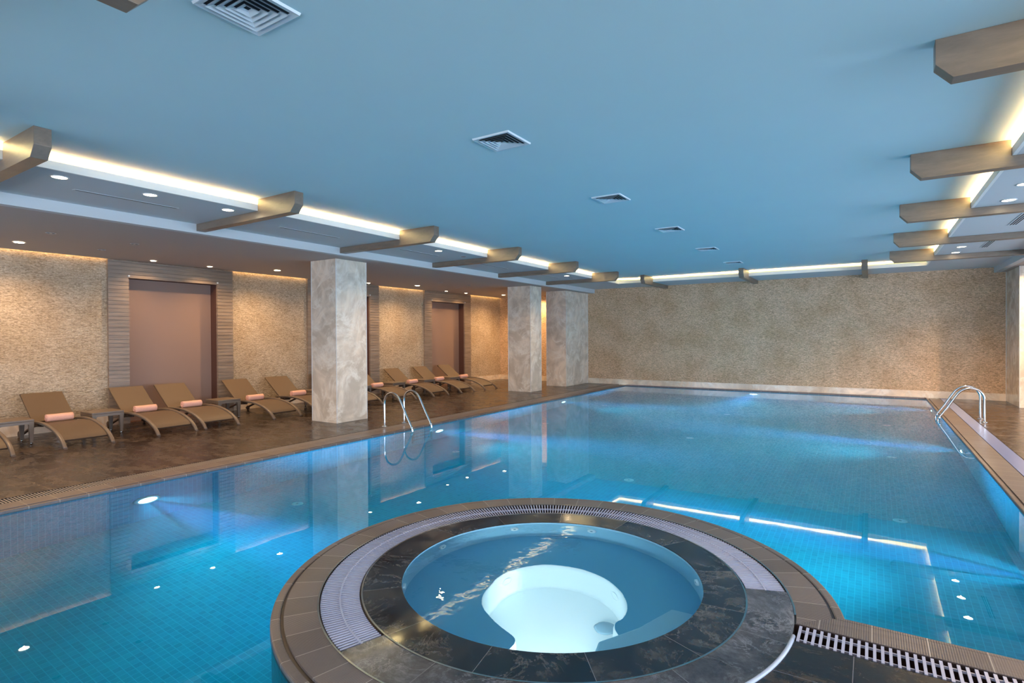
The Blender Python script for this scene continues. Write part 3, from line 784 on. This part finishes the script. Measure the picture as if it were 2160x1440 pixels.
# ---------------------------------------------------------------- timber portals with niches
def portal(y0, y1, label):
    t = empty('wall_niche', (XLW, (y0+y1)/2, 0), 0, label, 'wall niche', 'board framed niches in the stone wall')
    h = (y1-y0)/2; hi = h-0.345; D = 0.055
    m = MB(); bh = 0.0728; z = 0.0; gp = 0.010
    while z < ZB-0.01:
        z1 = min(z+bh-gp, ZB-0.002)
        if z1 <= 2.775 or z >= 2.77:
            if z >= 2.765: m.box((0, -h, z), (D, h, z1))
            else:
                m.box((0, -h, z), (D, -hi, z1)); m.box((0, hi, z), (D, h, z1))
        else:
            m.box((0, -h, z), (D, -hi, z1)); m.box((0, hi, z), (D, h, z1))
            m.box((0, -hi, 2.77), (D, hi, z1))
        z += bh
    m.box((0, -h+0.003, 0.001), (D-0.018, -hi-0.003, ZB-0.003)); m.box((0, hi+0.003, 0.001), (D-0.018, h-0.003, ZB-0.003)); m.box((0, -hi, 2.773), (D-0.018, hi, ZB-0.003))
    m.build('boards', M['portal'], t)
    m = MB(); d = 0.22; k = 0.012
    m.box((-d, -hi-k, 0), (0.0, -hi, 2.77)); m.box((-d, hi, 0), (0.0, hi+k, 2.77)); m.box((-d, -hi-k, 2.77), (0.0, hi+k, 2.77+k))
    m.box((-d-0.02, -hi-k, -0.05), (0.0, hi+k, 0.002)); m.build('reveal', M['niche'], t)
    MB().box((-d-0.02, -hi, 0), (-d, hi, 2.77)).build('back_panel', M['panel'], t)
    for s in (-1, 1):
        MB().box((D, s*hi-0.018, 2.792), (D+0.015, s*hi+0.018, 2.822)).build('bracket', M['white_metal'], t, 0.004)
    return t
for (a, b), lab in zip(PY, ('brown board framed niche behind the nearest loungers, left of the first pillar',
                            'board framed niche mostly hidden behind the first pillar',
                            'board framed niche farthest along the stone wall, near the second pillar')): portal(a, b, lab)

# ---------------------------------------------------------------- ceiling beams
def beam(name, prof, thick, axis, pos, label, group, mat):
    """prof: outline in (u, z), extruded by thick; axis = direction of extrusion"""
    m = MB(); m.prism(prof, -thick/2, thick/2, axis)
    o = m.build(name, mat, None, 0.003); o.location = pos
    return tag(o, label, 'beam', group)
TH = 0.122; ZT = ZC; Zb = 3.120; TIP = 0.75
def profile(u_drop, u_lip, s):
    """from bulkhead (u_drop) to the tip beyond the lip; s = +1 if the tip is at larger u"""
    tip = u_lip + s*TIP
    return [(u_drop, Zb), (tip-s*0.085, Zb), (tip, Zb+0.095), (tip, ZT-0.001), (u_lip+s*0.004, ZT-0.001), (u_lip+s*0.004, ZS-0.002), (u_drop, ZS-0.002)]
BY = [1.78, 4.245, 6.765, 9.26, 11.79, 14.27]
ordn = ['nearest the camera', 'second from the camera', 'third from the camera', 'fourth from the camera', 'fifth from the camera', 'last before the far wall']
for y, w in zip(BY, ordn):
    beam('ceiling_beam', [(u, z) for u, z in profile(DXL, XL, 1)], TH, 'y', (0, y, 0), 'brown ceiling beam over the lounger side, ' + w, 'beams over the lounger side', M['beam'])
    beam('ceiling_beam', [(u, z) for u, z in profile(DXR, XR, -1)], TH, 'y', (0, y, 0), 'brown ceiling beam over the right side, ' + w, 'beams over the right side', M['beam'])
for x, w in ((-5.52, 'on the left'), (-2.86, 'in the middle'), (-0.14, 'on the right')):
    pr = profile(YW, YF, -1)
    beam('ceiling_beam', [(u, z) for u, z in pr], TH, 'x', (x, 0, 0), 'dark beam end above the far stone wall, ' + w, 'beams over the far wall', M['beam2'])
    pr = profile(DYN, YN, 1)
    beam('ceiling_beam', [(u, z) for u, z in pr], TH, 'x', (x, 0, 0), 'beam tip over the near end of the room, ' + w, 'beams over the near end', M['beam2'])

# ---------------------------------------------------------------- cove LED strips
def led(a, b, label):
    o = MB().box(a, b).build('led_strip', M['led']); tag(o, label, 'light strip', 'warm strips in the ceiling cove')
led((XL-0.085, YN, ZS+0.024), (XL-0.035, YF, ZL-0.004), 'warm glowing light strip in the cove over the lounger side')
led((XR+0.035, YN, ZS+0.024), (XR+0.085, YF, ZL-0.004), 'warm glowing light strip in the cove over the right side')
led((XL, YF+0.035, ZS+0.024), (XR, YF+0.085, ZL-0.004), 'warm glowing light strip in the cove over the far wall')
led((XL, YN-0.085, ZS+0.024), (XR, YN-0.035, ZL-0.004), 'warm glowing light strip in the cove over the near end')

M['led_soft'] = emis('slot_glow', (1.0, 0.60, 0.22), 6.0)
for y0, y1, w in ((0.4, 4.58, 'left of the first niche'), (7.02, 8.93, 'between the first and second niche'), (11.38, 13.28, 'between the second and third niche'), (15.74, YW-0.05, 'beyond the third niche')):
    o = MB().box((XLW+0.030, y0, ZB+0.030), (XLW+0.050, y1, ZB+0.040)).build('led_strip', M['led_soft'])
    tag(o, 'slim warm light line above the stone wall, ' + w, 'light strip', 'slim light lines over the stone wall')

# ---------------------------------------------------------------- square ceiling diffusers
def vent_build(loc, label):
    t = empty('ceiling_vent', loc, 0, label, 'air vent', 'square air vents down the main ceiling')
    h = 0.1925
    def fr(m, h0, h1, z0, z1):      # sloping square ring
        q = []
        for hh, z in ((h0, z0), (h1, z1)):
            q += [(-hh, -hh, z), (hh, -hh, z), (hh, hh, z), (-hh, hh, z)]
        m.add(q, [(i, (i+1) % 4, (i+1) % 4+4, i+4) for i in range(4)])
        q2 = [(x, y, z+0.004) for x, y, z in q]
        m.add(q2, [(i, i+4, (i+1) % 4+4, (i+1) % 4) for i in range(4)])
    m = MB(); fr(m, h, h-0.006, 0, -0.014); fr(m, h-0.006, h-0.034, -0.014, -0.010); fr(m, h-0.034, h-0.044, -0.010, 0.0)
    m.build('frame', M['vent'], t)
    for k in range(4):
        m = MB(); a = 0.146-k*0.034; fr(m, a, max(a-0.030, 0.002), -0.020, -0.004); m.build('louvre', M['vent'], t)
    MB().box((-h+0.03, -h+0.03, -0.004), (h-0.03, h-0.03, -0.001)).build('throat', M['vent_dark'], t)
    return t
v0 = None
for y, w in ((1.74, 'largest in view, cut by the top edge'), (4.17, 'second from the camera'), (6.67, 'third from the camera'), (9.13, 'fourth from the camera'), (11.62, 'fifth from the camera'), (14.15, 'smallest, nearest the far wall')):
    lab = 'square louvred air vent in the blue ceiling, ' + w
    if v0 is None: v0 = vent_build((-2.795, y, ZC), lab)
    else: copy_tree(v0, None, (-2.795, y, ZC), lab)

# ---------------------------------------------------------------- recessed downlights
d0 = None
def downlight(x, y, z, label, group, power=1.0, aim=None):
    global d0
    if d0 is None:
        d0 = empty('downlight', (x, y, z), 0, label, 'ceiling light', group)
        MB().lathe([(0.062, 0.0), (0.066, -0.006), (0.078, -0.005), (0.080, -0.0005), (0.062, -0.0005)], n=28).build('trim_ring', M['white_metal'], d0)
        MB().lathe([(0.0, -0.0065), (0.045, -0.0055), (0.063, -0.002)], n=24).build('bulb', M['lamp'], d0)
        d = bpy.data.lights.new('spot', 'SPOT'); d.energy = P_SPOT; d.color = WARM; d.spot_size = DR(150); d.spot_blend = 1.0; d.shadow_soft_size = 0.012
        lo = bpy.data.objects.new('spot', d); COL.objects.link(lo); lo.parent = d0; lo.location = (0, 0, -0.022)
        return d0
    c = copy_tree(d0, None, (x, y, z), label); c['group'] = group
    if group.endswith('wall niches'): c.scale = (0.72, 0.72, 1)
    if power != 1.0:
        for ch in c.children:
            if ch.type == 'LIGHT': ch.data = ch.data.copy(); ch.data.energy = P_SPOT*power
    return c
near_w = {0: 'nearest the camera', 1: 'in the middle', 2: 'farthest from the camera'}
bays = ['first', 'second', 'third', 'fourth', 'fifth', 'sixth']
for x, side in ((-6.80, 'over the lounger side'), (1.39, 'over the right side')):
    for b, ys in ((0, (2.22, 3.05, 3.95)), (2, (8.0,) if x < 0 else (7.2, 8.05, 8.91)), (4, (13.2,) if x < 0 else (12.25, 13.13, 13.97))):
        for k, y in enumerate(ys):
            pos = near_w[k] if len(ys) == 3 else 'on its own'
            pw = (1.9 if b == 4 else 0.5) if x > 0 else 1.0
            downlight(x, y, ZS, 'lit downlight %s, %s beam bay from the camera, %s' % (side, bays[b+1], pos), 'lit downlights in the beam bays', pw)
for y, w in ((3.06, 'above the lounger nearest the left edge'), (7.46, 'left of the nearest pillar'), (11.94, 'between the second and third niche'), (16.39, 'beyond the third niche')):
    downlight(-10.95, y, ZB, 'lit downlight washing the stone wall, ' + w, 'lit downlights over the loungers')
for y, w in ((5.26, 'first niche, left one'), (6.35, 'first niche, right one'), (9.65, 'second niche, left one'), (10.72, 'second niche, right one'), (14.05, 'third niche, left one'), (15.1, 'third niche, right one')):
    downlight(-11.50, y*0.989, ZB, 'small lit downlight just in front of the ' + w, 'lit downlights over the wall niches', 0.5)
downlight(-10.1, 17.2, ZB, 'lit downlight behind the second pillar close to the far wall', 'lit downlights over the loungers')
downlight(4.2, 15.4, ZB, 'lit downlight in the right bay near the corner pillar', 'lit downlights in the right bay', 2.0)
downlight(3.1, 15.7, ZB, 'lit downlight in the right bay in front of the corner pillar', 'lit downlights in the right bay', 2.0)
for y, w in ((10.5, 'halfway along'), (6.0, 'level with the hot tub')):
    downlight(3.9, y, ZB, 'lit downlight in the right bay, ' + w, 'lit downlights in the right bay', 0.3)
# unlit recessed spots: dark twin-slot shapes
u0 = None
for x, y, z, w in ((-9.64, 3.04, ZB, 'front one above the loungers at the left edge'), (-10.75, 4.07, ZB, 'over the first lounger with a side table'), (-9.68, 4.11, ZB, 'left of the first niche, towards the pool'),
                   (-9.85, 11.65, ZB, 'largest of the far group, towards the pool'), (-10.45, 13.15, ZB, 'in front of the third niche'), (-9.75, 12.8, ZB, 'beside the second pillar'), (-11.6, 13.9, ZB, 'closest to the third niche'),
                   (-6.88, 8.85, ZS, 'in the soffit before the fourth beam'), (-6.96, 13.75, ZS, 'in the soffit before the last beam')):
    lab = 'unlit recessed ceiling spot, ' + w
    if u0 is None:
        u0 = empty('recessed_spot', (x, y, z), 0, lab, 'ceiling spot', 'unlit recessed spots')
        MB().lathe([(0.050, -0.0005), (0.055, -0.006), (0.062, -0.004), (0.062, -0.0005), (0.05, -0.0005)], n=24).build('trim_ring', M['soffit_dark'], u0)
        MB().lathe([(0.018, -0.003), (0.050, -0.001)], n=24).build('shade', M['black'], u0)
        MB().lathe([(0.0, -0.008), (0.018, -0.004)], n=16).build('bulb', M['steel'], u0)
    else: copy_tree(u0, None, (x, y, z), lab)

# linear slot diffusers in the soffits
def slot(x, y, L, label, n, w):
    t = empty('slot_diffuser', (x, y, ZS), 0, label, 'air vent', 'linear air slots in the soffits')
    MB().box((-w/2, -L/2, -0.004), (w/2, L/2, -0.0008)).build('plate', M['soffit'], t)
    for k in range(n):
        c = (k-(n-1)/2)*0.030
        MB().box((c-0.007, -L/2+0.02, -0.0055), (c+0.007, L/2-0.02, -0.0042)).build('slot', M['black'], t)
for k, y in enumerate((3.02, 5.5, 7.95, 10.45, 13.0)): slot(-7.23, y, 1.08, 'thin dark air slot in the lounger side soffit, %s bay from the camera' % bays[k+1], 1, 0.05)
for k, y in enumerate((3.02, 5.5, 7.95, 10.45, 12.95)): slot(1.75, y, 1.0, 'triple dark air slot in the right side soffit, %s bay from the camera' % bays[k+1], 3, 0.12)

# ---------------------------------------------------------------- sun loungers
def bez(P, k=8):
    o = []; n = len(P)
    for i in range(n-1):
        p0 = Vector(P[max(i-1, 0)]); p1 = Vector(P[i]); p2 = Vector(P[i+1]); p3 = Vector(P[min(i+2, n-1)])
        for j in range(k):
            t = j/k; o.append(0.5*((2*p1)+(-p0+p2)*t+(2*p0-5*p1+4*p2-p3)*t*t+(-p0+3*p1-3*p2+p3)*t*t*t))
    o.append(Vector(P[-1])); return o
def sheet(path, w, th, m, rnd=0.0):
    """cloth-like slab following path [(x,z)], width w along y"""
    P = [Vector(p) for p in path]; n = len(P); v = []
    for i in range(n):
        a = P[max(i-1, 0)]; b = P[min(i+1, n-1)]; t = (b-a).normalized(); nn = Vector((-t[1], t[0]))
        if nn[1] < 0: nn = -nn
        for s, e in ((-1, 0), (1, 0), (1, 1), (-1, 1)):
            q = P[i] - nn*(th*e); v.append((q[0], s*w/2, q[1]))
    f = []
    for i in range(n-1):
        for k in range(4): f.append((i*4+k, i*4+(k+1) % 4, (i+1)*4+(k+1) % 4, (i+1)*4+k))
    f += [(0, 3, 2, 1), tuple((n-1)*4+k for k in range(4))]
    m.add(v, f)
def make_lounger(label):
    """head towards -x; origin on the floor under the middle; front feet at x=+0.98"""
    t = empty('sun_lounger', (0, 0, 0), 0, label, 'sun lounger', 'brown woven loungers along the stone wall')
    F = 0.98
    arcp = [(F, 0.012), (F-0.07, 0.085), (F-0.17, 0.150), (F-0.32, 0.215), (F-0.50, 0.262), (F-0.72, 0.297), (F-0.95, 0.310), (F-1.20, 0.302), (F-1.42, 0.285)]
    for s in (-1, 1):
        y = s*0.305
        p = bez([(x, y, z) for x, z in arcp], 4)
        MB().tube(p, 0.02, 12, flat=(0.048, 0.040)).build('side_rail', M['rattan_frame'], t)
        MB().box((F-0.028, y-0.024, 0.0), (F+0.026, y+0.024, 0.014)).build('foot_cap', M['rattan_dark'], t, 0.003)
        p = bez([(F-1.02, s*0.255, 0.255), (F-1.35, s*0.255, 0.225), (F-1.62, s*0.255, 0.145), (F-1.86, s*0.255, 0.055)], 4)
        MB().tube(p, 0.018, 10, flat=(0.036, 0.034)).build('rear_leg', M['rattan_dark'], t)
        MB().lathe([(0.0, -0.016), (0.040, -0.016), (0.050, -0.010), (0.050, 0.010), (0.040, 0.016), (0.0, 0.016)], (F-1.88, s*0.30, 0.051), 20, 'y').build('wheel', M['rattan_dark'], t)
    sp_ = [(x, z) for x, y, z in bez([(F-0.13, 0, 0.118), (F-0.20, 0, 0.168), (F-0.34, 0, 0.220), (F-0.52, 0, 0.266), (F-0.74, 0, 0.300), (F-0.97, 0, 0.300), (F-1.12, 0, 0.288)], 5)]
    m = MB(); sheet(sp_, 0.56, 0.022, m); m.build('seat', M['weave'], t, 0.006)
    m = MB(); sheet([(F-1.33, 0.296), (F-1.42, 0.352), (F-1.62, 0.500), (F-1.80, 0.635), (F-1.90, 0.712)], 0.57, 0.030, m); m.build('backrest', M['weave'], t, 0.007)
    for x, z in ((F-0.16, 0.105), (F-1.12, 0.262), (F-1.30, 0.262)):
        MB().tube([(x, -0.29, z), (x, 0.29, z)], 0.013, 10).build('crossbar', M['rattan_dark'], t)
    m = MB().tube([(F-1.30, -0.21, 0.255), (F-1.60, -0.21, 0.455)], 0.010, 8); m.build('prop', M['rattan_dark'], t)
    return t
def make_towel(label):
    t = empty('rolled_towel', (0, 0, 0), 0, label, 'towel', 'rolled peach towels on the loungers')
    rnd = random.Random(3); L = 0.35; N1 = 56; turns = 2.4; m = MB(); v = []; K = 9
    for j in range(K):
        y = -L/2+L*j/(K-1)
        for i in range(N1+1):
            a = 2*PI*turns*i/N1; r = 0.020+0.042*i/N1
            r *= 1+0.02*math.sin(3*a+y*9)+0.015*math.sin(31*y)
            v.append((r*math.cos(a), y+0.010*(i/N1-0.5)*(1 if j in (0, K-1) else 0), r*math.sin(a)*0.93))
    W_ = N1+1
    f = [(j*W_+i, j*W_+i+1, (j+1)*W_+i+1, (j+1)*W_+i) for j in range(K-1) for i in range(N1)]
    m.add(v, f, True)
    o = m.build('roll', M['towel'], t)
    sd = o.modifiers.new('thick', 'SOLIDIFY'); sd.thickness = 0.0125; sd.offset = 0
    o.location = (0, 0, 0.064)
    return t
def make_table(label):
    t = empty('side_table', (0, 0, 0), 0, label, 'side table', 'low brown side tables between loungers')
    h = 0.235; m = MB(); m.box((-h, -h, 0.350), (h, h, 0.385)); m.build('table_top', M['rattan_frame'], t, 0.010, seg=3)
    m = MB()
    for s in (-1, 1):           # aprons that swell into the legs
        for ax in (0, 1):
            n = 12; pr = []
            for i in range(n+1):
                u = -h+0.012+(2*h-0.024)*i/n; e = abs(u)/(h-0.012); z = 0.352-0.040-0.065*max(0, (e-0.66)/0.34)**2
                pr.append((u, z))
            poly = pr + [(h-0.012, 0.351), (-h+0.012, 0.351)]
            a, b = (s*(h-0.012)-0.010, s*(h-0.012)+0.010)
            m.prism(poly, a, b, 'y' if ax == 0 else 'x')
    m.build('apron', M['rattan_frame'], t)
    for sx in (-1, 1):
        for sy in (-1, 1):
            v = []
            for z, w in ((0.352, 0.034), (0.28, 0.031), (0.022, 0.022)):
                cx, cy = sx*(h-0.034+0.004*(0.352-z)), sy*(h-0.034+0.004*(0.352-z))
                v += [(cx-w, cy-w, z), (cx+w, cy-w, z), (cx+w, cy+w, z), (cx-w, cy+w, z)]
            m = MB(); m.add(v, [(i, (i+1) % 4, (i+1) % 4+4, i+4) for i in range(4)] + [(4+i, 4+(i+1) % 4, (i+1) % 4+8, i+8) for i in range(4)] + [(3, 2, 1, 0), (8, 9, 10, 11)])
            lg = m.build('leg', M['rattan_frame'], t, 0.006)
            MB().lathe([(0.0, 0.0), (0.017, 0.0), (0.018, 0.022), (0.0, 0.022)], (sx*(h-0.033), sy*(h-0.033), 0), 14).build('foot', M['steel'], lg)
    return t
LX = -9.86-0.98
L = [(2.36, 'cut off by the left edge of the photo'), (3.555, 'the first fully visible from the left'), (4.82, 'left of the pair in front of the first niche'), (5.59, 'right of the pair in front of the first niche'),
     (6.935, 'just right of the first niche'), (7.95, 'half hidden by the near pillar, left side'), (9.205, 'almost wholly behind the near pillar'), (10.38, 'first one right of the near pillar'),
     (11.68, 'third from the far end of the row'), (12.875, 'second from the far end of the row'), (14.03, 'last at the far end of the row')]
l0 = make_lounger('brown woven sun lounger, ' + L[0][1]); l0.location = (LX, L[0][0], 0)
w0 = None
for i, (y, w) in enumerate(L):
    if i: copy_tree(l0, None, (LX, y, 0), 'brown woven sun lounger, ' + w)
    if i == 0: continue
    lab = 'rolled peach towel on the lounger ' + w
    loc = (LX-0.075, y-0.02+random.uniform(-0.035, 0.035), 0.296)
    if w0 is None: w0 = make_towel(lab); w0.location = loc
    else: copy_tree(w0, None, loc, lab)
TB = [(2.94, 'at the left edge beside the first whole lounger'), (4.16, 'between the first whole lounger and the niche pair'), (6.27, 'right of the lounger pair at the first niche'), (8.57, 'partly hidden by the near pillar, on its left'),
      (9.80, 'showing just right of the near pillar'), (11.03, 'third from the far end'), (12.28, 'second from the far end'), (13.45, 'beside the last lounger of the row')]
t0 = None
for y, w in TB:
    lab = 'low brown square side table, ' + w
    if t0 is None: t0 = make_table(lab); t0.location = (-11.03, y, 0)
    else: copy_tree(t0, None, (-11.03, y, 0), lab)

# ---------------------------------------------------------------- pool ladders
def ladder(x, y0, y1, s, label, base, reach):
    """x = deck anchor, s = direction of the pool; reach = water entry"""
    t = empty('pool_ladder', (x, (y0+y1)/2, 0), 0, label, 'pool ladder', 'steel pool ladders')
    for y in (y0, y1):
        yy = y-(y0+y1)/2
        P = [(0, 0.0), (0.0, 0.25), (0.0, 0.42), (s*0.020, 0.50), (s*0.075, 0.575), (s*0.17, 0.612), (s*0.27, 0.595), (s*0.355, 0.535), (s*0.42, 0.44), (s*0.53, 0.245), (s*(reach-0.02), 0.05), (s*(reach+0.005), -0.02), (s*(reach+0.01), -0.12), (s*(reach+0.01), -0.6), (s*(reach+0.01), -1.05)]
        MB().tube(bez([(a, yy, b) for a, b in P], 5), 0.0195, 14).build('rail', M['steel'], t)
        MB().lathe([(0.0195, 0.022), (0.026, 0.020), (0.052, 0.006), (0.055, 0.0), (0.0195, 0.0)], (0, yy, 0), 24).build('flange', M['steel'], t)
        MB().lathe([(0.0196, 0.02), (0.025, 0.018), (0.025, -0.018), (0.0196, -0.02)], (s*(reach-0.012), yy, 0.030), 16).build('joint', M['steel'], t)
    for z in (-0.32, -0.58, -0.84):
        MB().box((s*(reach+0.01)-0.035, -(y1-y0)/2, z-0.012), (s*(reach+0.01)+0.035, (y1-y0)/2, z+0.012)).build('tread', M['steel'], t, 0.005)
ladder(-7.39, 7.17, 7.67, 1, 'curved steel pool ladder rails on the lounger side by the near pillar', 0, 0.67)
ladder(1.725, 13.17, 13.65, -1, 'curved steel pool ladder rails on the right side near the far corner', 0, 0.67)
